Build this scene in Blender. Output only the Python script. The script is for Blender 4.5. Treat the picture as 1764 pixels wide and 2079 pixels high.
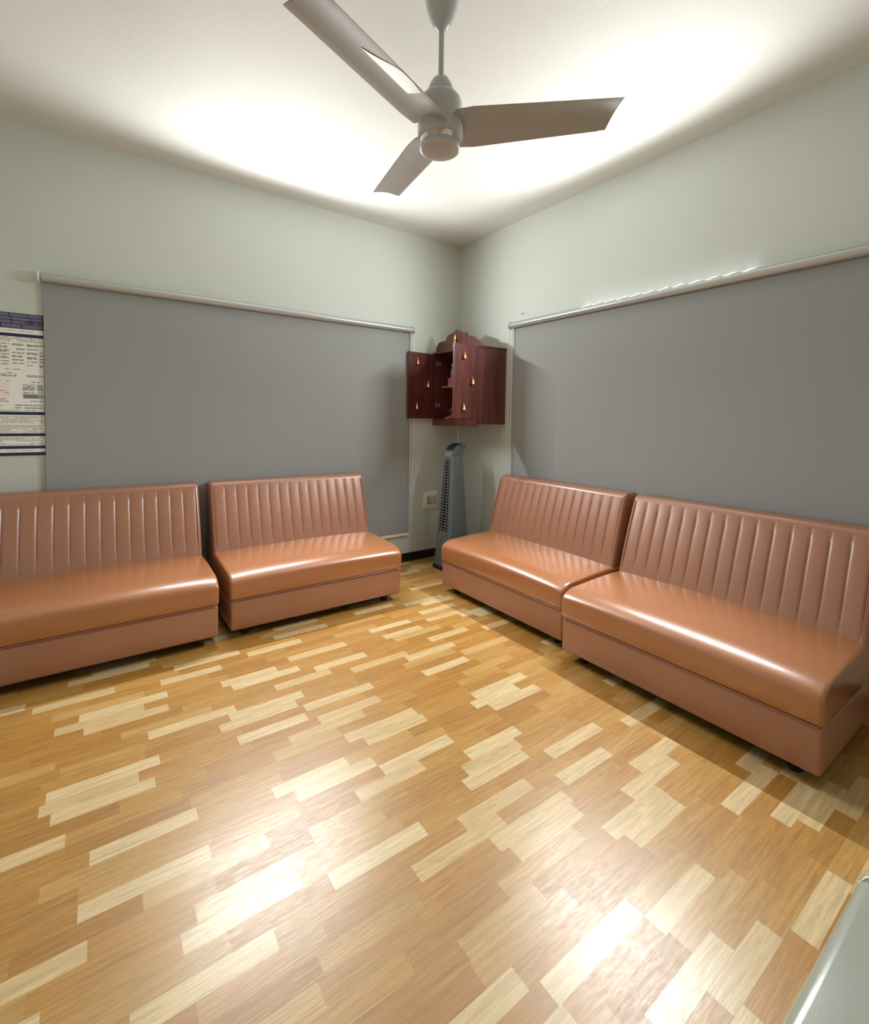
import bpy, bmesh, math, random
from mathutils import Vector, Matrix
from math import radians, sin, cos, pi
for o in list(bpy.data.objects): bpy.data.objects.remove(o)
S = bpy.context.scene
COL = S.collection
random.seed(4)

# ------------------------------------------------------------------ camera
W, HPX = 1764, 2079
F_PX, PP_Y = 964.58, 891.0
yaw, pitch, roll = radians(54.5549), radians(-2.3534), radians(0.8467)
fw = Vector((cos(pitch)*cos(yaw), cos(pitch)*sin(yaw), sin(pitch)))
rt = fw.cross(Vector((0, 0, 1))).normalized()
up = rt.cross(fw)
r2 = rt*cos(roll) + up*sin(roll)
u2 = -rt*sin(roll) + up*cos(roll)
cd = bpy.data.cameras.new('camera'); cam = bpy.data.objects.new('camera', cd); COL.objects.link(cam)
m = Matrix((r2, u2, -fw)).transposed().to_4x4()
m.translation = Vector((-2.9225, -3.7030, 1.32156))
cam.matrix_world = m
cd.sensor_fit = 'VERTICAL'; cd.sensor_height = 24.0; cd.lens = F_PX/HPX*24.0
cd.shift_y = -(HPX/2 - PP_Y)/HPX
cd.clip_start = 0.02
S.camera = cam

# ------------------------------------------------------------------ world, exposure
wd = bpy.data.worlds.new('world'); S.world = wd; wd.use_nodes = True
wd.node_tree.nodes['Background'].inputs[0].default_value = (1, 1, 1, 1)
wd.node_tree.nodes['Background'].inputs[1].default_value = 0.05
S.view_settings.view_transform = 'Standard'; S.view_settings.look = 'None'
S.view_settings.gamma = 1.0; S.view_settings.use_curve_mapping = False
S.view_settings.exposure = 0.6

# ------------------------------------------------------------------ lamps: two tube lights high on the two walls seen
def spot(name, loc, d, power, size=180, blend=1.0, colr=(.975, 1.0, 0.985), soft=0.0):
    l = bpy.data.lights.new(name, 'SPOT'); l.energy = power; l.color = colr
    l.spot_size = radians(size); l.spot_blend = blend; l.shadow_soft_size = soft
    o = bpy.data.objects.new(name, l); COL.objects.link(o); o.location = loc
    o.rotation_euler = Vector(d).to_track_quat('-Z', 'Y').to_euler()
N = 12
P_OUT, P_DOWN, P_UP, P_SPILL = 6.6, 7.6, .9, 3.0
LAMP_Z = 2.22
for k in range(N):
    t = (k + .5)/N
    yy = -1.35 - 1.15*t
    spot('tube_light_right', (-.085, yy, LAMP_Z), (-1, 0, -.04), P_OUT*9/N, blend=.45)
    spot('tube_floor_right', (-.085, yy, LAMP_Z), (-1, 0, -.95), P_DOWN*9/N, size=94, blend=.5)
    spot('tube_glow_right', (-.10, yy, LAMP_Z), (-.7, 0, 1), P_UP*9/N, size=84)
    spot('tube_spill_right', (-.085, yy-.1, LAMP_Z), (.75, 0, -1), P_SPILL*9/N, size=52)
    xx = -1.20 - 1.15*t
    spot('tube_light_left', (xx, -.085, LAMP_Z), (0, -1, -.04), P_OUT*9/N, blend=.45)
    spot('tube_floor_left', (xx, -.085, LAMP_Z), (0, -1, -.95), P_DOWN*9/N, size=94, blend=.5)
    spot('tube_glow_left', (xx, -.10, LAMP_Z), (0, -.7, 1), P_UP*9/N, size=84)

# ------------------------------------------------------------------ materials
def mat(name, colr, rough=.5, metal=0., spec=.5, coat=0., bump=None, var=None, sheen=0.):
    mt = bpy.data.materials.new(name); mt.use_nodes = True
    nt = mt.node_tree; b = nt.nodes['Principled BSDF']
    b.inputs['Base Color'].default_value = (*colr, 1); b.inputs['Roughness'].default_value = rough
    b.inputs['Metallic'].default_value = metal; b.inputs['Specular IOR Level'].default_value = spec
    b.inputs['Coat Weight'].default_value = coat; b.inputs['Coat Roughness'].default_value = .18
    tc = nt.nodes.new('ShaderNodeTexCoord')
    if var:
        sc, amt, stretch = var
        mp = nt.nodes.new('ShaderNodeMapping'); mp.inputs['Scale'].default_value = stretch
        n = nt.nodes.new('ShaderNodeTexNoise'); n.inputs['Scale'].default_value = sc; n.inputs['Detail'].default_value = 5
        nt.links.new(tc.outputs['Object'], mp.inputs[0]); nt.links.new(mp.outputs[0], n.inputs[0])
        rp = nt.nodes.new('ShaderNodeMapRange'); rp.inputs[1].default_value = .3; rp.inputs[2].default_value = .7
        rp.inputs[3].default_value = 1-amt; rp.inputs[4].default_value = 1+amt
        nt.links.new(n.outputs[0], rp.inputs[0])
        mx = nt.nodes.new('ShaderNodeVectorMath'); mx.operation = 'SCALE'; mx.inputs[0].default_value = colr
        nt.links.new(rp.outputs[0], mx.inputs['Scale']); nt.links.new(mx.outputs[0], b.inputs['Base Color'])
    if bump:
        sc, st = bump
        n = nt.nodes.new('ShaderNodeTexNoise'); n.inputs['Scale'].default_value = sc; n.inputs['Detail'].default_value = 3
        nt.links.new(tc.outputs['Object'], n.inputs[0])
        bp = nt.nodes.new('ShaderNodeBump'); bp.inputs['Strength'].default_value = st; bp.inputs['Distance'].default_value = .002
        nt.links.new(n.outputs[0], bp.inputs['Height']); nt.links.new(bp.outputs[0], b.inputs['Normal'])
    return mt
M = {}
M['wall'] = mat('wall_paint', (.595, .625, .58), .55, bump=(60, .25), var=(1.2, .03, (1, 1, 1)))
M['ceiling'] = mat('ceiling_paint', (.70, .70, .665), .6, bump=(50, .3), var=(1.5, .03, (1, 1, 1)))
M['blind'] = mat('blind_fabric', (.325, .338, .338), .75, spec=.25, bump=(900, .15), var=(.9, .03, (1, 1, 1)))
M['tube'] = mat('blind_tube', (.50, .51, .51), .28, metal=.35)
M['white_plastic'] = mat('white_plastic', (.80, .79, .74), .35)
M['leather'] = mat('tan_leather', (.36, .155, .088), .38, spec=.9, coat=.35, bump=(380, .22), var=(3, .06, (1, 1, 1)))
M['leather_seat'] = mat('tan_leather_seat', (.40, .150, .055), .33, spec=.9, coat=.8, bump=(380, .15), var=(2.5, .06, (1, 1, 1)))
M['black_plastic'] = mat('black_plastic', (.012, .011, .012), .4)
M['skirting'] = mat('black_skirting', (.008, .009, .012), .25)
M['fan'] = mat('fan_enamel', (.50, .49, .49), .30, coat=.3)
M['fan_blade'] = mat('fan_blade_enamel', (.42, .415, .42), .5, coat=.0)
M['fan_patch'] = mat('painted_glint', (.95, .95, .94), .3)  # white colour standing in for a lamp reflection on one blade
M['chrome'] = mat('chrome', (.80, .79, .76), .1, metal=1)
M['silver'] = mat('silver_ring', (.78, .76, .70), .2, metal=.8)
M['wood'] = mat('red_brown_wood', (.105, .026, .021), .30, coat=.25, var=(30, .35, (1, 1, .08)), bump=(200, .1))
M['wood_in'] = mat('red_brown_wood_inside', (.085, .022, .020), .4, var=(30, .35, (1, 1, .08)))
M['brass'] = mat('brass', (.85, .60, .24), .22, metal=1)
M['tower'] = mat('slate_plastic', (.15, .175, .19), .33, var=(60, .12, (1, 1, 1)))
M['tower_dark'] = mat('tower_dark', (.006, .008, .014), .5)
M['tower_light'] = mat('tower_light', (.26, .28, .29), .25)
M['pink'] = mat('pink_card', (.55, .16, .17), .5)
M['bottle'] = mat('grey_bottle', (.28, .28, .27), .3)
M['redfig'] = mat('painted_clay', (.33, .075, .045), .45, var=(40, .4, (1, 1, 1)))
M['yellow'] = mat('yellow_brass_tray', (.70, .40, .12), .4)
M['navy'] = mat('navy_print', (.012, .02, .07), .5)
M['band'] = mat('slate_blue_band', (.155, .155, .24), .5)
M['paper'] = mat('poster_white', (.93, .925, .89), .5)
M['ink'] = mat('poster_ink', (.27, .26, .23), .6)
M['ink_light'] = mat('poster_pale_ink', (.47, .46, .40), .6)
M['lilac'] = mat('poster_lilac', (.22, .20, .25), .6)
M['pinkish'] = mat('poster_blush', (.92, .83, .75), .6)
M['cream'] = mat('cream_plastic', (.62, .50, .34), .4)
M['grey_vinyl'] = mat('grey_vinyl', (.36, .38, .33), .26, coat=.3, bump=(300, .04))

def floor_mat():
    mt = bpy.data.materials.new('parquet_vinyl'); mt.use_nodes = True
    nt = mt.node_tree; b = nt.nodes['Principled BSDF']; L = nt.links.new
    def nd(t, **k):
        n = nt.nodes.new(t)
        for a, v in k.items(): setattr(n, a, v)
        return n
    def mth(op, a, bb=None, c=None):
        n = nd('ShaderNodeMath', operation=op)
        for i, v in enumerate((a, bb, c)):
            if v is None: continue
            if isinstance(v, (int, float)): n.inputs[i].default_value = v
            else: L(v, n.inputs[i])
        return n.outputs[0]
    g = nd('ShaderNodeNewGeometry'); sp = nd('ShaderNodeSeparateXYZ'); L(g.outputs['Position'], sp.inputs[0])
    x, y = sp.outputs[0], sp.outputs[1]
    v = mth('DIVIDE', mth('ADD', y, 2.691), .0592)
    row = mth('FLOOR', v)
    wn = nd('ShaderNodeTexWhiteNoise', noise_dimensions='1D'); L(row, wn.inputs['W'])
    u = mth('ADD', mth('DIVIDE', x, .305), mth('MULTIPLY', wn.outputs[0], 7.3))
    # strips of uneven length: shift every joint by a small amount
    u = mth('ADD', u, mth('MULTIPLY', mth('SINE', mth('ADD', mth('MULTIPLY', u, 2.1), mth('MULTIPLY', row, 1.7))), .07))
    cell = mth('FLOOR', u)
    cv = nd('ShaderNodeCombineXYZ'); L(row, cv.inputs[0]); L(cell, cv.inputs[1])
    w2 = nd('ShaderNodeTexWhiteNoise', noise_dimensions='2D'); L(cv.outputs[0], w2.inputs['Vector'])
    # neighbouring strips differ in tone, as in a printed parquet
    shade = mth('FRACT', mth('ADD', mth('ADD', mth('MULTIPLY', cell, .618), mth('MULTIPLY', row, .371)), mth('MULTIPLY', w2.outputs[0], .24)))
    # wood grain, drawn out along the strip
    mp = nd('ShaderNodeMapping'); mp.inputs['Scale'].default_value = (3.5, 60, 1)
    off = nd('ShaderNodeVectorMath', operation='ADD'); L(g.outputs['Position'], off.inputs[0])
    sc = nd('ShaderNodeVectorMath', operation='SCALE'); L(w2.outputs[1], sc.inputs[0]); sc.inputs['Scale'].default_value = 9
    L(sc.outputs[0], off.inputs[1]); L(off.outputs[0], mp.inputs[0])
    gn = nd('ShaderNodeTexNoise'); gn.inputs['Scale'].default_value = 1.6; gn.inputs['Detail'].default_value = 7
    gn.inputs['Roughness'].default_value = .65; gn.inputs['Distortion'].default_value = .6; L(mp.outputs[0], gn.inputs[0])
    cr = nd('ShaderNodeValToRGB'); e = cr.color_ramp
    e.interpolation = 'LINEAR'
    e.elements[0].position = 0; e.elements[0].color = (.400, .188, .036, 1)
    e.elements[1].position = 1; e.elements[1].color = (.70, .53, .30, 1)
    for p, c_ in ((.30, (.455, .228, .050)), (.58, (.49, .265, .070)), (.70, (.53, .31, .10)), (.75, (.62, .43, .205))):
        q = e.elements.new(p); q.color = (*c_, 1)
    L(shade, cr.inputs[0])
    gr = nd('ShaderNodeMapRange'); gr.inputs[1].default_value = .3; gr.inputs[2].default_value = .7
    gr.inputs[3].default_value = .72; gr.inputs[4].default_value = 1.20; L(gn.outputs[0], gr.inputs[0])
    # thin joint lines
    fy = mth('FRACT', v); fx = mth('FRACT', u)
    jy = mth('MINIMUM', fy, mth('SUBTRACT', 1, fy)); jx = mth('MINIMUM', fx, mth('SUBTRACT', 1, fx))
    j = mth('MINIMUM', mth('MULTIPLY', jy, .059), mth('MULTIPLY', jx, .30))
    jl = nd('ShaderNodeMapRange'); jl.inputs[1].default_value = 0; jl.inputs[2].default_value = .0012
    jl.inputs[3].default_value = .86; jl.inputs[4].default_value = 1; L(j, jl.inputs[0])
    f = mth('MULTIPLY', gr.outputs[0], jl.outputs[0])
    mx = nd('ShaderNodeVectorMath', operation='SCALE'); L(cr.outputs[0], mx.inputs[0]); L(f, mx.inputs['Scale'])
    L(mx.outputs[0], b.inputs['Base Color'])
    # gloss: worn vinyl, the pale strips are smoother
    wr = nd('ShaderNodeTexNoise'); wr.inputs['Scale'].default_value = 30; wr.inputs['Detail'].default_value = 8; wr.inputs['Roughness'].default_value = .7
    mw = nd('ShaderNodeMapping'); mw.inputs['Scale'].default_value = (.7, 3.0, 1); L(g.outputs['Position'], mw.inputs[0]); L(mw.outputs[0], wr.inputs[0])
    rr = mth('ADD', mth('MULTIPLY', wr.outputs[0], .30), .20)
    rr = mth('SUBTRACT', rr, mth('MULTIPLY', shade, .06))
    L(rr, b.inputs['Roughness']); b.inputs['Specular IOR Level'].default_value = .9
    bm_ = nd('ShaderNodeBump'); bm_.inputs['Strength'].default_value = .22; bm_.inputs['Distance'].default_value = .0015
    L(gn.outputs[0], bm_.inputs['Height']); L(bm_.outputs[0], b.inputs['Normal'])
    return mt
M['floor'] = floor_mat()

# ------------------------------------------------------------------ helpers
def obj(name, bm, material, parent=None, smooth=None, loc=None):
    me = bpy.data.meshes.new(name); bmesh.ops.recalc_face_normals(bm, faces=bm.faces)
    bm.to_mesh(me); bm.free()
    me.materials.append(material)
    o = bpy.data.objects.new(name, me); COL.objects.link(o)
    if parent: o.parent = parent
    if loc: o.location = loc
    if smooth is not None:
        for p in me.polygons: p.use_smooth = True
        mod_angle(me, smooth)
    return o
def mod_angle(me, deg):
    bm = bmesh.new(); bm.from_mesh(me)
    for e in bm.edges:
        e.smooth = not (len(e.link_faces) == 2 and e.calc_face_angle(0) > radians(deg))
    bm.to_mesh(me); bm.free()
def tag(o, label=None, cat=None, group=None, kind=None):
    if label: o['label'] = label
    if cat: o['category'] = cat
    if group: o['group'] = group
    if kind: o['kind'] = kind
    return o
def empty(name, loc, rz=0):
    o = bpy.data.objects.new(name, None); COL.objects.link(o); o.location = loc; o.rotation_euler = (0, 0, rz)
    o.empty_display_size = .1
    return o
def box(bm, lo, hi, bev=0, seg=2):
    r = bmesh.ops.create_cube(bm, size=1)['verts']
    for v in r:
        v.co = Vector([lo[i] + (v.co[i]+.5)*(hi[i]-lo[i]) for i in range(3)])
    if bev:
        es = list({e for v in r for e in v.link_edges})
        bmesh.ops.bevel(bm, geom=es, offset=bev, segments=seg, affect='EDGES', profile=.5)
def nb(): return bmesh.new()
def bx(lo, hi, bev=0, seg=2):
    b = nb(); box(b, lo, hi, bev, seg); return b
def lathe(bm, prof, c=(0, 0, 0), seg=32, axis='z'):
    rings = []
    for r, z in prof:
        ring = []
        for k in range(seg):
            a = 2*pi*k/seg
            p = (r*cos(a), r*sin(a), z)
            if axis == 'x': p = (z, r*cos(a), r*sin(a))
            if axis == 'y': p = (r*cos(a), z, r*sin(a))
            ring.append(bm.verts.new((p[0]+c[0], p[1]+c[1], p[2]+c[2])))
        rings.append(ring)
    for a, b in zip(rings, rings[1:]):
        for k in range(seg):
            bm.faces.new((a[k], a[(k+1) % seg], b[(k+1) % seg], b[k]))
    bm.faces.new(rings[0][::-1]); bm.faces.new(rings[-1])
def tube(bm, pts, r, seg=8):
    pts = [Vector(p) for p in pts]; rings = []
    for i, p in enumerate(pts):
        d = (pts[min(i+1, len(pts)-1)] - pts[max(i-1, 0)]).normalized()
        a = d.orthogonal().normalized() if i == 0 else (pa - d*pa.dot(d)).normalized()
        pa = a; b = d.cross(a)
        rings.append([bm.verts.new(p + (a*cos(2*pi*k/seg)+b*sin(2*pi*k/seg))*r) for k in range(seg)])
    for a, b in zip(rings, rings[1:]):
        for k in range(seg): bm.faces.new((a[k], a[(k+1) % seg], b[(k+1) % seg], b[k]))
    bm.faces.new(rings[0][::-1]); bm.faces.new(rings[-1])
def prism(bm, poly, fn, t0, t1):
    a = [bm.verts.new(fn(p, t0)) for p in poly]; b = [bm.verts.new(fn(p, t1)) for p in poly]
    n = len(poly)
    for k in range(n): bm.faces.new((a[k], a[(k+1) % n], b[(k+1) % n], b[k]))
    bm.faces.new(a[::-1]); bm.faces.new(b)
def loft(bm, rings):
    rr = [[bm.verts.new(p) for p in r] for r in rings]
    n = len(rr[0])
    for a, b in zip(rr, rr[1:]):
        for k in range(n): bm.faces.new((a[k], a[(k+1) % n], b[(k+1) % n], b[k]))
    bm.faces.new(rr[0][::-1]); bm.faces.new(rr[-1])

# ------------------------------------------------------------------ room shell
XL, YB, H = -3.85, -4.75, 3.0
def struct(name, bm, m_): return tag(obj(name, bm, m_), kind='structure')
struct('floor', bx((XL-.1, YB-.1, -.1), (.1, .1, 0)), M['floor'])
struct('ceiling', bx((XL-.1, YB-.1, H), (.1, .1, H+.1)), M['ceiling'])
struct('wall_left', bx((XL, 0, 0), (.1, .1, H)), M['wall'])
struct('wall_right', bx((0, YB, 0), (.1, 0, H)), M['wall'])
struct('wall_back', bx((XL-.1, YB-.1, 0), (.1, YB, H)), M['wall'])
struct('wall_side', bx((XL-.1, YB, 0), (XL, .1, H)), M['wall'])
struct('baseboard_left', bx((XL, -.012, 0), (-.012, 0, .078), .002), M['skirting'])
struct('baseboard_right', bx((-.012, YB, 0), (0, 0, .078), .002), M['skirting'])
# ------------------------------------------------------------------ sofas
def sofa(label, loc, rz, depth):
    """built along +x, front towards -y, back at y=0 (the wall side)"""
    Wd = 1.17
    root = empty('sofa', loc, rz)
    tag(root, label, 'sofa', 'tan leather bench sofas along the two walls')
    x0, x1 = -Wd/2, Wd/2
    D = -depth
    # base
    b = bx((x0+.004, D+.006, .055), (x1-.004, -.03, .236), .012, 3)
    obj('base', b, M['leather'], root, 40)
    b = bx((x0+.03, D+.03, .048), (x1-.03, -.05, .056)); obj('underside', b, M['black_plastic'], root)
    for sx in (-1, 1):
        for yy in (D+.085, -.10):
            b = nb(); lathe(b, [(.021, 0), (.024, .004), (.027, .053)], (sx*(Wd/2-.10), yy, 0), 20)
            obj('leg', b, M['black_plastic'], root, 40)
    # seat cushion: cross-section swept along x, crowned, with rounded ends
    def seat_ring(x, inset, crown):
        pts = []
        z0, z1 = .240+inset*.35, .392-inset*.6+crown
        yf, yb = D-.006+inset, -.04
        R = .12; RZ = .060
        pts.append((yb, z0)); pts.append((yb, z1-.006))
        for k in range(1, 12):
            t = k/12
            yy = yb + (yf+R-yb)*t
            pts.append((yy, z1 + .014*sin(pi*min(1, t*1.02))*(1-inset*12 if inset < .06 else 0)))
        for k in range(0, 9):
            a = pi/2*k/8
            pts.append((yf+R-R*sin(a)*1.0, z1-RZ+RZ*cos(a)))
        pts.append((yf+.001, z0+.05)); pts.append((yf+.002, z0+.012)); pts.append((yf+.010, z0+.001)); pts.append((yf+.02, z0))
        return [(x, p[0], p[1]) for p in pts]
    rings = []
    R = .016
    for k in range(0, 6):
        a = pi/2*k/5; rings.append(seat_ring(x0+R-R*cos(a), R*(1-sin(a)), 0))
    for k in range(1, 30):
        t = k/30; xx = x0+R+(Wd-2*R)*t
        rings.append(seat_ring(xx, 0, .013*sin(pi*t)**.6))
    for k in range(5, -1, -1):
        a = pi/2*k/5; rings.append(seat_ring(x1-R+R*cos(a), R*(1-sin(a)), 0))
    b = nb(); loft(b, rings); st = obj('seat', b, M['leather_seat'], root, 60)
    # welt lying in the seam between seat and base
    b = nb(); tube(b, [(x0+.012, D+.002, .2385), (x1-.012, D+.001, .2385)], .0026, 8); obj('welt', b, M['leather'], root, 60)
    # channelled backrest
    NC = 15; SUB = 12
    FB = (-.292*depth/.8, .385); FT = (-.150, .835)     # front face foot and top
    def back_ring(x, inset, u):
        ch = 0
        if u is not None:
            ch = abs(sin(pi*u*NC))**.28
        pts = []
        fy, fz = FB; ty, tz = FT
        n = Vector((tz-fz, -(ty-fy))).normalized()      # (y,z) normal pointing to the room is (-)
        ny, nz = -n.x, -n.y*-1
        ny, nz = -(tz-fz), (ty-fy); l = math.hypot(ny, nz); ny /= l; nz /= l
        pts.append((-.006, .385)); 
        pts.append((fy+.02, .385+inset*.3)); 
        NV = 16
        for k in range(NV+1):
            t = k/NV
            yy = fy+(ty-fy)*t; zz = fz+(tz-fz)*t
            fade = min(1, t/.30)*.85+.15*min(1, t/.05) if t < .92 else max(0, (1-t)/.08)
            swell = .008*sin(pi*min(1, t))
            d = -inset + swell + (.0075*fade*(ch-1) if u is not None else 0)
            pts.append((yy+ny*d, zz+nz*d))
        # top border roll
        Rr = .042
        cy, cz = FT[0]+.0405, FT[1]-.012
        for k in range(1, 7):
            a = radians(195 - (195-90)*k/6)
            pts.append((cy+(Rr-inset)*cos(a), cz+(Rr-inset)*sin(a)))
        pts.append((-.03, cz+Rr-.001-inset)); pts.append((-.012, cz+Rr-.008-inset)); pts.append((-.006, cz+Rr-.02-inset))
        return [(x, p[0], p[1]) for p in pts]
    rings = []; R = .018
    e0 = x0+.004; e1 = x1-.004
    for k in range(0, 5):
        a = pi/2*k/4; rings.append(back_ring(e0+R-R*cos(a), R*(1-sin(a)), None))
    TOT = NC*SUB
    for k in range(0, TOT+1):
        u = k/TOT
        xx = e0+R+.002+(e1-e0-2*R-.004)*u
        rings.append(back_ring(xx, 0, u))
    for k in range(4, -1, -1):
        a = pi/2*k/4; rings.append(back_ring(e1-R+R*cos(a), R*(1-sin(a)), None))
    b = nb(); loft(b, rings); obj('backrest', b, M['leather'], root, 50)
    return root
BK = -.022
sofa('tan leather sofa on the left wall, nearest the poster and cut by the left edge', (-2.945, BK, 0), 0, .79)
sofa('tan leather sofa under the left blind, its right end beside the tower fan corner', (-1.712, BK, 0), 0, .772)
sofa('tan leather sofa against the right wall, just right of the tower fan', (BK, -1.372, 0), radians(-90), .745)
sofa('tan leather sofa in the right foreground with the broad shine along its seat', (BK, -2.588, 0), radians(-90), .812)

# ------------------------------------------------------------------ roller blinds
def blind(label, a0, a1, f0, f1, zb, rz, chain_end):
    """runs along local x on the wall plane y=0, room towards -y"""
    root = empty('roller_blind', (0, 0, 0), rz)
    tag(root, label, 'roller blind', 'grey roller blinds on the two walls')
    b = nb(); lathe(b, [(.024, a0+.012), (.026, a0+.014), (.026, a1-.014), (.024, a1-.012)], (0, -.045, 2.125), 28, 'x')
    obj('roller_tube', b, M['tube'], root, 40)
    for x in (a0, a1):
        b = nb(); lathe(b, [(.030, x-.006), (.034, x-.004), (.034, x+.004), (.030, x+.006)], (0, -.045, 2.125), 28, 'x')
        box(b, (x-.005, -.045, 2.105), (x+.005, 0, 2.16), .002)
        obj('bracket', b, M['white_plastic'], root, 40)
    b = nb(); n = 30
    z1 = 2.125
    for k in range(n+1): pass
    box(b, (f0, -.0205, zb+.012), (f1, -.0190, z1))
    obj('fabric', b, M['blind'], root)
    b = nb(); box(b, (f0-.004, -.0215, zb-.014), (f1+.004, -.004, zb+.014), .004, 3); obj('bottom_bar', b, M['white_plastic'], root, 40)
    # bead chain hanging in a loop
    cx = chain_end
    w = .016; pts = []
    zt, zl = 2.12, .68
    pts += [(cx-w, -.045, zt)]
    pts += [(cx-w, -.045, zt+(zl-zt)*k/12) for k in range(1, 13)]
    pts += [(cx-w*cos(a), -.045, zl-w*sin(a)*1.6) for a in (radians(30*k) for k in range(1, 6))]
    pts += [(cx+w, -.045, zl+(zt-zl)*k/12) for k in range(0, 13)]
    b = nb(); tube(b, pts, .0026, 6); obj('pull_chain', b, M['white_plastic'], root, 60)
    return root
blind('grey roller blind behind the two sofas on the left wall, beside the poster', -3.190, -.567, -3.172, -.580, .258, 0, -.578)
# right wall: local +x -> world -y
blind('grey roller blind on the right wall behind the right-hand sofas', .748, 3.125, .767, 3.118, .258, radians(-90), .757)

# ------------------------------------------------------------------ poster
root = empty('poster', (-3.44, 0, 1.07))
tag(root, 'printed notice poster with blue bands beside the left blind', 'poster')
px0, px1 = -3.72, -3.176
def rel(bm):
    bmesh.ops.translate(bm, verts=bm.verts, vec=(3.44, 0, -1.07)); return bm
obj('backing_board', rel(bx((px0, -.005, 1.072), (px1, -.001, 1.905))), M['paper'], root)
def strips(name, m_, rects, y=-.0062, y1=-.005):
    b = nb()
    for a, c, d, e in rects: box(b, (a, y, c), (d, y1, e))
    return obj(name, rel(b), m_, root)
strips('heading_band', M['band'], [(px0, 1.815, px1+.001, 1.905)])
strips('blue_rule', M['navy'], [(px0, 1.768, px1+.001, 1.786)])
strips('blue_rule', M['navy'], [(px0, 1.312, px1+.001, 1.330)])
strips('blue_rule', M['navy'], [(px0, 1.186, px1+.001, 1.203)])
strips('blue_rule', M['navy'], [(px0, 1.112, px1+.001, 1.129)])
strips('blue_rule', M['navy'], [(px0, 1.072, px1+.001, 1.090)])
# mortar-like line work of the heading band
rc = []
rows = [1.9025, 1.882, 1.862, 1.842, 1.818]
for i, z in enumerate(rows):
    rc.append((px0, z-.0015, px1, z+.0015))
    if i < 4:
        x = px0+random.uniform(.01, .05)
        while x < px1-.02:
            rc.append((x-.002, rows[i+1], x+.002, z)); x += random.uniform(.045, .095)
rc += [(px1-.004, 1.816, px1+.001, 1.904)]
for k in range(26):
    x = px1-.10+random.uniform(0, .085); z = 1.848+random.choice((0, .006, .012)); rc.append((x, z, x+random.uniform(.004, .011), z+.003))
strips('heading_lettering', M['navy'], rc, -.0074, -.0062)
def lines(z0, z1, n, a, d, fill=.75, h=.5):
    out = []; st = (z0-z1)/n
    for i in range(n):
        z = z0-(i+.5)*st; x = a
        while x < d-.006:
            w = random.uniform(.008, .034)
            if random.random() < fill: out.append((x, z-st*h/2, min(x+w, d), z+st*h/2))
            x += w+random.uniform(.002, .007)
    return out
pale = lines(1.766, 1.738, 4, px0, px1-.004, .9, .5) + lines(1.306, 1.262, 6, px0, px1-.006, .9, .5) + lines(1.254, 1.207, 6, px0, px1-.008, .9, .5)
pale += lines(1.181, 1.155, 4, px0, px1-.006, .85, .5) + lines(1.148, 1.133, 2, px0, px1-.008, .85, .6)
strips('small_print', M['ink_light'], pale)
dk = []
for a, d in ((px0, -3.58), (-3.57, -3.45), (-3.44, -3.33), (-3.318, -3.262), (-3.252, -3.200), (-3.195, px1-.002)):
    z = 1.728
    while z > 1.60:
        h = random.uniform(.006, .016)
        dk += lines(z, z-h, max(1, int(h/.006)), a, d, .93, .72); z -= h+random.uniform(.008, .014)
dk += lines(1.585, 1.572, 1, px0, -3.28, .8, .25)
dk += lines(1.56, 1.535, 3, px0, -3.30, .8, .6) + lines(1.548, 1.535, 2, -3.255, px1-.004, .95, .6)
dk += lines(1.512, 1.506, 1, px0, -3.33, .9, .8) + lines(1.510, 1.504, 1, -3.235, px1-.012, .9, .8)
dk += lines(1.492, 1.455, 6, -3.274, -3.218, .8, .6) + lines(1.492, 1.455, 6, -3.208, px1-.003, .8, .6)
dk += lines(1.446, 1.440, 1, -3.272, -3.218, .95, .8) + lines(1.446, 1.440, 1, -3.208, px1, .95, .8)
dk += lines(1.396, 1.391, 1, -3.24, px1-.006, .95, .8) + lines(1.372, 1.366, 1, -3.31, px1-.004, .95, .9) + lines(1.356, 1.350, 1, -3.31, px1-.004, .95, .9)
dk += lines(1.340, 1.337, 1, px0, -3.215, .97, .9) + lines(1.803, 1.800, 1, px0, -3.22, .98, .8) + lines(1.103, 1.100, 1, px0, -3.215, .97, .8)
dk += lines(1.47, 1.36, 9, px0, -3.335, .35, .3)
strips('body_text', M['ink'], dk)
strips('text_panel', M['lilac'], [(-3.272, 1.410, -3.205, 1.434), (-3.205, 1.412, px1-.002, 1.419), (-3.205, 1.424, px1-.002, 1.431)])
strips('blush_panel', M['pinkish'], [(px0, 1.40, -3.335, 1.50)], -.0056)

# ------------------------------------------------------------------ switch board, nail, cable duct
root = empty('switch_board', (-.328, 0, .55)); tag(root, 'white switch and socket plate half hidden behind the tower fan', 'switch board')
b = bx((-.082, -.010, -.083), (.088, 0, .083), .004); obj('plate', b, M['white_plastic'], root, 40)
b = bx((-.045, -.013, -.038), (.072, -.010, .042), .002); obj('insert', b, M['cream'], root, 40)
b = nb()
for xx, zz in ((-.030, .022), (-.030, -.002), (-.012, .010), (-.030, -.024), (-.012, -.020)): box(b, (xx-.005, -.0142, zz-.006), (xx+.005, -.0128, zz+.006))
obj('socket_holes', b, M['wood'], root)
b = bx((.014, -.016, -.010), (.034, -.0125, .020), .002); obj('rocker_switch', b, M['cream'], root, 40)
b = nb(); lathe(b, [(.002, -.016), (.002, -.004), (.002, 0)], (0, 0, 0), 10, 'x'); lathe(b, [(.0045, -.019), (.0045, -.016)], (0, 0, 0), 10, 'x')
tag(obj('wall_nail', b, M['tower_dark'], loc=(0, -.856, 2.215)), 'tiny dark nail in the wall above the right blind end', 'nail')
b = bx((-.016, -.016, 0), (0, 0, .63), .003)
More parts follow.
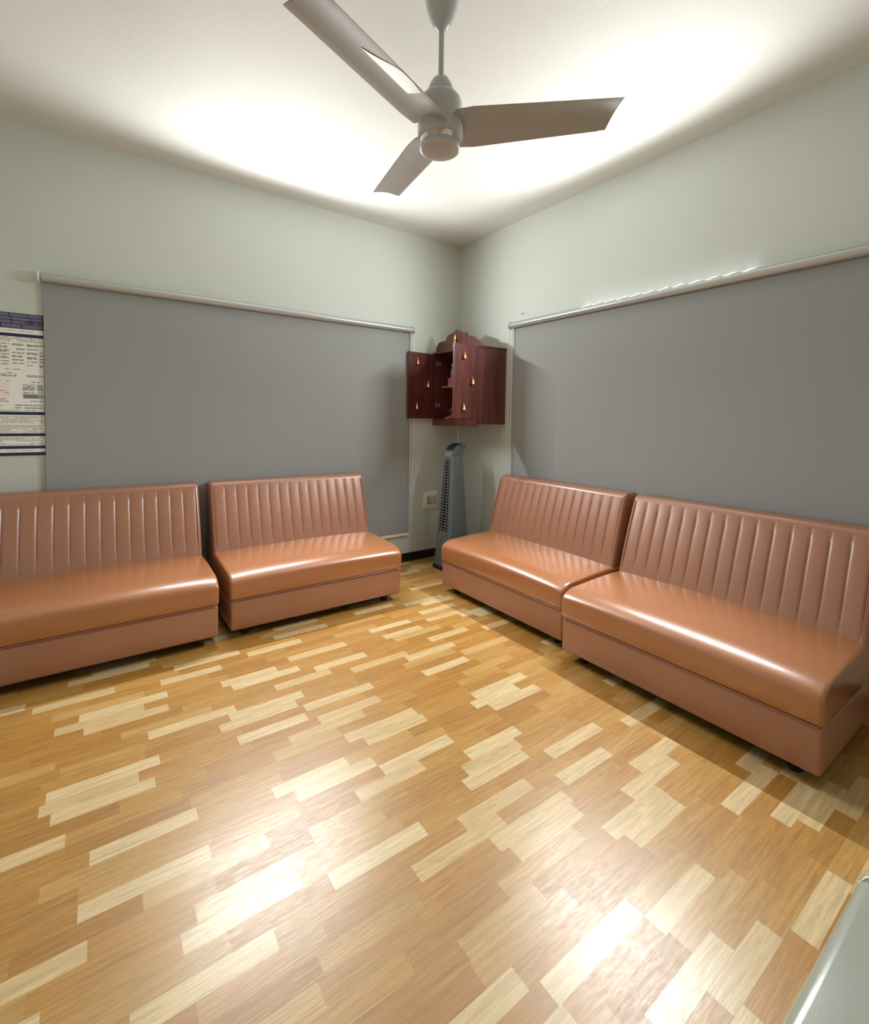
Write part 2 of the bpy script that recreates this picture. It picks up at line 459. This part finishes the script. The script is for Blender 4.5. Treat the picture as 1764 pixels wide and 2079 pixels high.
tag(obj('cable_duct', b, M['white_plastic'], loc=(0, 0, .64)), 'thin white cable duct in the corner under the wooden cabinet', 'cable duct')

# ------------------------------------------------------------------ wooden corner cabinet
FX, Y0, Y1, Z0, Z1 = -.325, -.018, -.662, 1.265, 1.948
root = empty('wall_cabinet', (0, -.34, Z0)); tag(root, 'dark red wooden shrine cabinet with open doors hung in the corner', 'cabinet')
def loc_(bm, p=(0, -.34, Z0)):
    bmesh.ops.translate(bm, verts=bm.verts, vec=(-p[0], -p[1], -p[2])); return bm
T = .018
b = nb()
box(b, (FX, Y1, Z0+.02), (-.004, Y1+T, Z1-T), .0015)
obj('side_panel', loc_(b), M['wood'], root)
b = nb(); box(b, (FX, Y0-T, Z0+.02), (-.004, Y0, Z1-T), .0015)
obj('side_panel', loc_(b), M['wood'], root)
b = nb(); box(b, (FX-.006, Y1-.006, Z1-T), (-.004, Y0+.004, Z1), .003); obj('top_board', loc_(b), M['wood'], root)
b = nb(); box(b, (FX+.002, Y1+T, Z0+.042), (-.012, Y0-T, Z0+.06)); obj('bottom_board', loc_(b), M['wood_in'], root)
b = nb(); box(b, (FX-.002, Y1, Z0), (FX+.014, Y0, Z0+.06), .003); obj('bottom_rail', loc_(b), M['wood'], root)
b = nb(); box(b, (-.012, Y1+T, Z0+.02), (-.004, Y0-T, Z1-T)); obj('back_panel', loc_(b), M['wood_in'], root)
b = nb(); box(b, (-.235, Y1+T, 1.622), (-.012, Y0-T, 1.636)); obj('shelf', loc_(b), mat('pale_shelf', (.42, .24, .18), .4), root)
crest = [(-.022, 1.948), (-.022, 1.981), (-.030, 2.005), (-.060, 2.036), (-.090, 2.040), (-.116, 2.042), (-.168, 2.042), (-.180, 2.052), (-.187, 2.074), (-.215, 2.090), (-.243, 2.097),
         (-.270, 2.100), (-.298, 2.111), (-.322, 2.128), (-.345, 2.112), (-.380, 2.108), (-.412, 2.094), (-.442, 2.083), (-.471, 2.078), (-.478, 2.060), (-.487, 2.045), (-.520, 2.046), (-.551, 2.040),
         (-.585, 2.022), (-.600, 2.006), (-.625, 2.000), (-.645, 1.982), (-.660, 1.962), (-.662, 1.948)]
b = nb(); prism(b, crest, lambda p, t: (t, p[0], p[1]), -.298, -.282)
cr = obj('crest', loc_(b), M['wood'], root)
b = nb(); prism(b, [(y*.93-.024, 1.95+(z-1.95)*.86) for y, z in crest], lambda p, t: (t, p[0], p[1]), -.302, -.298)
obj('crest_moulding', loc_(b), M['wood'], cr)
b = nb()
for k, (ry, z, rx) in enumerate([(.001, 2.084, .001)]): pass
em = [(.001, 2.084), (.008, 2.072), (.017, 2.055), (.019, 2.042), (.014, 2.026), (.009, 2.015), (.012, 2.006), (.011, 1.992), (.005, 1.982), (.001, 1.976)]
lathe(b, em, (0, 0, 0), 16)
for v in b.verts: v.co.x *= .45
bmesh.ops.translate(b, verts=b.verts, vec=(-.310, -.325, 0))
obj('brass_emblem', loc_(b), M['brass'], root, 50)
def bell_bm():
    b = nb()
    lathe(b, [(.001, .034), (.0035, .032), (.0045, .027), (.003, .024), (.006, .021), (.0095, .014), (.011, .004), (.014, -.006), (.0175, -.012), (.018, -.015), (.014, -.0145), (.004, -.013), (.003, -.017), (.0045, -.021), (.001, -.025)], seg=20)
    tube(b, [(0, 0, .033), (.002, .0, .040), (.010, 0, .044), (.016, 0, .042)], .0016, 6)
    return b
bell_me = None
def bells(door, pts, n):
    """n: room-facing normal of the leaf; bells hang a little in front of it"""
    global bell_me
    for p in pts:
        if bell_me is None:
            o = obj('brass_bell', bell_bm(), M['brass'], door, 50); bell_me = o.data
        else:
            o = bpy.data.objects.new('brass_bell', bell_me); COL.objects.link(o); o.parent = door
        o.location = Vector(p)
        o.rotation_euler = (0, 0, math.atan2(-n[1], -n[0]))
def leaf(x0, length, hinge, ang, pts, side):
    """door leaf as child of the cabinet; pts in leaf coordinates (along, z)"""
    d = Vector((cos(ang), sin(ang), 0)); n = Vector((-d.y, d.x, 0))*side     # n: face that shows
    b = nb(); z0, z1 = 1.328, 1.932
    box(b, (0, -.009, z0), (length, .009, z1), .002)
    bmesh.ops.rotate(b, verts=b.verts, cent=(0, 0, 0), matrix=Matrix.Rotation(ang, 3, 'Z'))
    bmesh.ops.translate(b, verts=b.verts, vec=hinge)
    o = obj('door', loc_(b), M['wood'], root)
    pp = []
    for a, z in pts:
        p = Vector(hinge)+d*a+n*.026; p.z = z; pp.append(p-Vector((0, -.34, Z0)))
    bells(o, pp, n)
    # two hinges
    for z in (1.45, 1.83):
        b = nb(); h = Vector(hinge)
        tube(b, [(h.x, h.y, z-.022), (h.x, h.y, z+.022)], .006, 8)
        obj('hinge', loc_(b), M['brass'], o, 40)
    return o
# left leaf folded open along the left wall, right leaf open towards the room
leaf(0, .285, Vector((FX-.016, Y0-.010, 0)), radians(183.5), [(.190, 1.838), (.068, 1.636), (.195, 1.432)], 1)
leaf(0, .262, Vector((FX-.014, Y1+.006, 0)), radians(186.5), [(.160, 1.832), (.062, 1.632), (.163, 1.418)], 1)
# pale scalloped plates on the inner left side
M['plate'] = mat('pale_wood_plate', (.30, .17, .14), .4)
for z in (1.845, 1.455):
    b = nb()
    for dx, dz in ((-.02, .012), (.0, 0), (.02, .012), (-.02, -.012), (.02, -.012)):
        lathe(b, [(.009, -.004), (.010, 0), (.009, .004)], (FX+.045+dx, Y0-T-.004, z+dz), 12, 'y')
    obj('scalloped_plate', loc_(b), M['plate'], root, 40)
# things inside
z = Z0+.06
root = empty('card_box', (-.19, -.155, 1.636)); tag(root, 'small pink card box on the shelf inside the wooden cabinet', 'box')
obj('box_body', bx((-.03, -.045, 0), (.03, .045, .062), .002), M['pink'], root)
obj('box_lid', bx((-.032, -.047, .062), (.032, .047, .074), .002), M['pink'], root)
root = empty('bottle', (-.19, -.145, 1.710)); tag(root, 'slim grey bottle standing on the pink box in the cabinet', 'bottle')
b = nb(); lathe(b, [(.018, 0), (.020, .004), (.020, .040), (.023, .046), (.020, .052), (.019, .075), (.012, .092), (.008, .100), (.008, .112)], seg=20); obj('bottle_body', b, M['bottle'], root, 40)
b = nb(); lathe(b, [(.011, .112), (.012, .116), (.012, .130), (.008, .136)], seg=16); obj('cap', b, M['white_plastic'], root, 40)
# clay figurine
root = empty('figurine', (-.19, -.170, z)); tag(root, 'small red clay figurine on the cabinet floor, half behind the door', 'figurine')
b = nb(); lathe(b, [(.036, .0), (.040, .006), (.040, .016), (.032, .022)], seg=24); obj('pedestal', b, M['redfig'], root, 40)
b = nb(); lathe(b, [(.030, .022), (.034, .034), (.030, .050), (.022, .062), (.024, .080), (.028, .094), (.020, .106), (.010, .112)], seg=20)
for sy in (-1, 1):
    tube(b, [(-.002, sy*.024, .098), (-.012, sy*.040, .085), (-.028, sy*.036, .074), (-.034, sy*.020, .078)], .007, 8)
    tube(b, [(0, sy*.02, .032), (-.022, sy*.040, .030), (-.036, sy*.012, .028)], .010, 8)
obj('torso', b, M['redfig'], root, 50)
b = nb(); bmesh.ops.create_uvsphere(b, u_segments=18, v_segments=12, radius=.020)
for v in b.verts: v.co = Vector((v.co.x, v.co.y*.9, v.co.z*1.12+.130))
lathe(b, [(.019, .144), (.021, .150), (.014, .158), (.016, .164), (.006, .176), (.001, .182)], seg=16); obj('head', b, M['redfig'], root, 50)
b = nb()
for k in range(18):
    a = 2*pi*k/18; c_ = (.012, .044*cos(a), .128+.046*sin(a)); r_ = .0085
    vs = bmesh.ops.create_icosphere(b, subdivisions=1, radius=r_)['verts']
    for v in vs: v.co += Vector(c_)
lathe(b, [(.040, .010), (.040, .015)], (0, 0, .128), 24, 'x')
obj('halo', b, M['redfig'], root, 50)
root = empty('oil_lamp_tray', (-.265, -.200, z)); tag(root, 'small yellow tray at the front of the cabinet floor', 'tray')
b = nb(); lathe(b, [(.030, 0), (.042, .004), (.048, .014), (.046, .015), (.038, .008), (.001, .007)], seg=24); obj('tray', b, M['yellow'], root, 50)
b = nb(); lathe(b, [(.010, .008), (.017, .013), (.019, .024), (.016, .024), (.001, .016)], seg=16); obj('cup', b, M['yellow'], root, 50)

# ------------------------------------------------------------------ tower fan
TC = Vector((-.352, -.385, 0))
root = empty('tower_fan', TC); tag(root, 'slate grey tapering tower fan standing on the floor in the corner', 'tower fan')
def half(z):      # half sizes x (facing grille depth) and y at height z
    t = max(0, min(1, (z-.03)/1.0))
    return .118-.060*t**.95, .120-.058*t**.95
def ring(z, ins=0, dx=0):
    hx, hy = half(z); hx -= ins; hy -= ins; r = .018; pts = []
    for sx, sy, a0 in ((1, 1, 0), (-1, 1, 90), (-1, -1, 180), (1, -1, 270)):
        for k in range(5):
            a = radians(a0+90*k/4); pts.append((sx*(hx-r)+r*cos(a)+dx, sy*(hy-r)+r*sin(a), z))
    return pts
b = nb(); rr = [ring(.03+.98*k/24) for k in range(25)]
loft(b, rr); body = obj('housing', b, M['tower'], root, 40)
b = nb(); loft(b, [ring(.0, -.008), ring(.022, -.008), ring(.034, .002)]); obj('foot', b, M['tower_dark'], root, 40)
# slanted cap with a lip at the back
hx, hy = half(1.01)
prof = [(-hx, 1.008), (-hx+.002, 1.034), (-hx+.010, 1.046), (-.030, 1.072), (-.005, 1.092), (.025, 1.104), (.062, 1.108), (.094, 1.094), (.098, 1.080), (.078, 1.070), (hx, 1.052), (hx, 1.008)]
b = nb(); prism(b, prof, lambda p, t: (p[0], t, p[1]), -hy+.001, hy-.001)
bmesh.ops.bevel(b, geom=[e for e in b.edges if abs(e.verts[0].co.y-e.verts[1].co.y) < 1e-5], offset=.006, segments=2, affect='EDGES')
obj('cap', b, M['tower'], root, 35)
b = nb(); prism(b, [(-hx+.014, 1.050), (-.030, 1.074), (-.005, 1.094), (.025, 1.106), (.060, 1.110), (.060, 1.106), (.025, 1.100), (-.02, 1.07)], lambda p, t: (p[0]-.002, t, p[1]+.001), -hy+.012, hy-.012)
obj('control_panel', b, M['tower_dark'], root)
b = nb()
pl = []
for z_ in (.995, 1.028):
    hx_, hy_ = half(min(z_, 1.01)); pl.append((-hx_-.002, hy_-.016, z_))
box(b, (-hx-.004, -hy+.014, .992), (-hx+.004, hy-.014, 1.030), .003); obj('display_window', b, M['tower_light'], root, 40)
# grille on the room-left face: dark opening, louvres and two uprights
def face_pt(u, z, out):  # u in -1..1 across y, on the -x face
    hx, hy = half(z); return (-hx-out, u*hy, z)
b = nb()
for k in range(24):
    za = .345+.62*k/24; zb = .345+.62*(k+1)/24
    q = [face_pt(-.66, za, .0012), face_pt(.62, za, .0012), face_pt(.62, zb, .0012), face_pt(-.66, zb, .0012)]
    b.faces.new([b.verts.new(p) for p in q])
r_ = bmesh.ops.extrude_face_region(b, geom=b.faces[:]); bmesh.ops.translate(b, verts=[v for v in r_['geom'] if isinstance(v, bmesh.types.BMVert)], vec=(.004, 0, 0))
obj('grille_recess', b, M['tower_dark'], root)
b = nb()
for k in range(24):
    z_ = .36+.60*k/23.5
    p, q = face_pt(-.66, z_, .004), face_pt(.62, z_, .004)
    tube(b, [p, q], .0030, 6)
obj('louvres', b, M['tower_light'], root, 60)
b = nb()
for u in (-.68, -.30, .34, .64):
    tube(b, [face_pt(u, .335, .004), face_pt(u, .65, .004), face_pt(u, .975, .004)], .0032, 6)
obj('grille_uprights', b, M['tower_light'], root, 60)
b = nb(); tube(b, [face_pt(-.52, .325, .003), face_pt(-.2, .315, .003), face_pt(.15, .29, .003), face_pt(.35, .24, .003), face_pt(.42, .18, .003), face_pt(.43, .12, .003)], .005, 8)
obj('trim_curve', b, M['tower_light'], root, 60)

# ------------------------------------------------------------------ ceiling fan
FC = Vector((-1.846, -2.198, 0))
root = empty('ceiling_fan', (FC.x, FC.y, 3.0)); tag(root, 'white three-blade ceiling fan hanging from the ceiling', 'ceiling fan')
def dn(bm): bmesh.ops.translate(bm, verts=bm.verts, vec=(0, 0, -3.0)); return bm
b = nb(); lathe(b, [(.030, 3.0), (.045, 2.99), (.055, 2.965), (.062, 2.925), (.063, 2.895), (.058, 2.86), (.046, 2.825), (.032, 2.800), (.018, 2.787), (.010, 2.785)], seg=48); obj('canopy', dn(b), M['fan'], root, 50)
b = nb(); lathe(b, [(.0105, 2.80), (.0105, 2.585)], seg=24); obj('down_rod', dn(b), M['fan'], root, 50)
b = nb(); lathe(b, [(.012, 2.612), (.020, 2.611), (.030, 2.604), (.040, 2.588), (.048, 2.568), (.052, 2.556), (.053, 2.549), (.066, 2.540), (.076, 2.528), (.082, 2.512), (.084, 2.49), (.085, 2.46), (.087, 2.418), (.086, 2.392), (.083, 2.386), (.078, 2.385)], seg=64)
obj('motor_housing', dn(b), M['fan'], root, 40)
b = nb(); lathe(b, [(.076, 2.400), (.0765, 2.362), (.074, 2.360)], seg=64); obj('silver_ring', dn(b), M['silver'], root, 40)
b = nb(); lathe(b, [(.074, 2.366), (.0765, 2.362), (.0770, 2.347), (.074, 2.342), (.066, 2.339), (.03, 2.337), (.001, 2.337)], seg=64); obj('bottom_cap', dn(b), M['fan'], root, 40)
def blade(ang, patch=False):
    n = 26; rings = []; tops = []
    for k in range(n+1):
        t = k/n; r = .060+(.640-.060)*t
        ch = .185-.036*t
        if t < .12: ch *= .90+.10*(t/.12)
        pt = radians(15-6*t)
        zc = 2.420+.028*t
        pts = []
        m_ = 12
        for j in range(m_+1):      # top side, trailing to leading
            s = j/m_; c_ = (s-.5)*ch; th = .0042*sin(pi*s)**.5+.0008; cam_ = .012*sin(pi*s)
            pts.append((c_, cam_+th))
        for j in range(m_, -1, -1):
            s = j/m_; c_ = (s-.5)*ch; th = .0042*sin(pi*s)**.5+.0008; cam_ = .012*sin(pi*s)
            pts.append((c_, cam_-th))
        ring_ = []
        sweep = 0
        for c_, h in pts:
            yy = c_*cos(pt)+h*sin(pt)+sweep; zz = -c_*sin(pt)+h*cos(pt)   # -y edge is the raised one
            rr_ = r + (-c_/ch*.030 if k >= n-1 else 0)
            ring_.append((rr_, yy, zc+zz))
        rings.append(ring_)
    b = nb(); loft(b, rings)
    for v in b.verts:
        pass
    bmesh.ops.rotate(b, verts=b.verts, cent=(0, 0, 0), matrix=Matrix.Rotation(ang, 3, 'Z'))
    return dn(b), rings
for i, a in enumerate((-41, 79, 199)):
    b, rings = blade(radians(a))
    bl = obj('blade', b, M['fan_blade'], root, 50)
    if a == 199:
        # lamp reflection on this blade's underside, built in as a white patch
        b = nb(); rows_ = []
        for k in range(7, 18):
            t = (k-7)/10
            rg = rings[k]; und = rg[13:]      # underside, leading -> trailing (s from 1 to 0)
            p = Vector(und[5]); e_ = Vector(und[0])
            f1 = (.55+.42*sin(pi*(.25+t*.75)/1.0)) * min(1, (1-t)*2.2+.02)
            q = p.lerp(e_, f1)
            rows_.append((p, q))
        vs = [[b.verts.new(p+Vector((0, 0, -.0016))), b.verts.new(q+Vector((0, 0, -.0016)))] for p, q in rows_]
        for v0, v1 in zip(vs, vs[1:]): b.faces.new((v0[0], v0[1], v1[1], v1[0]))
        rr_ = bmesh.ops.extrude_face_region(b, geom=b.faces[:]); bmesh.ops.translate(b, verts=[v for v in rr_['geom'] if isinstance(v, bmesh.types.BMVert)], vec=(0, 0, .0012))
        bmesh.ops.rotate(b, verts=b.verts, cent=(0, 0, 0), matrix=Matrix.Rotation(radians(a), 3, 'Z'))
        tag(obj('painted_glint', dn(b), M['fan_patch'], bl), 'bright white patch painted as a reflection on the blade underside')

# ------------------------------------------------------------------ padded bench at the bottom right corner
root = empty('padded_seat', (-2.02, -3.72, 0)); tag(root, 'glossy grey padded seat with chrome frame in the bottom right corner', 'chair')
b = bx((-.27, -.245, .385), (.305, .256, .45), .022, 5); obj('seat', b, M['grey_vinyl'], root, 60)
for sx in (-.24, .262):
    b = nb(); tube(b, [(sx, .22, 0), (sx, .22, .36), (sx, .205, .375), (sx, -.205, .375), (sx, -.22, .36), (sx, -.22, 0)], .011, 10)
    obj('frame', b, M['chrome'], root, 60)
b = nb(); tube(b, [(.298, .252, .432), (.308, .246, .440), (.317, .225, .440), (.317, -.20, .440), (.300, -.243, .432)], .006, 10); obj('side_rail', b, M['chrome'], root, 60)
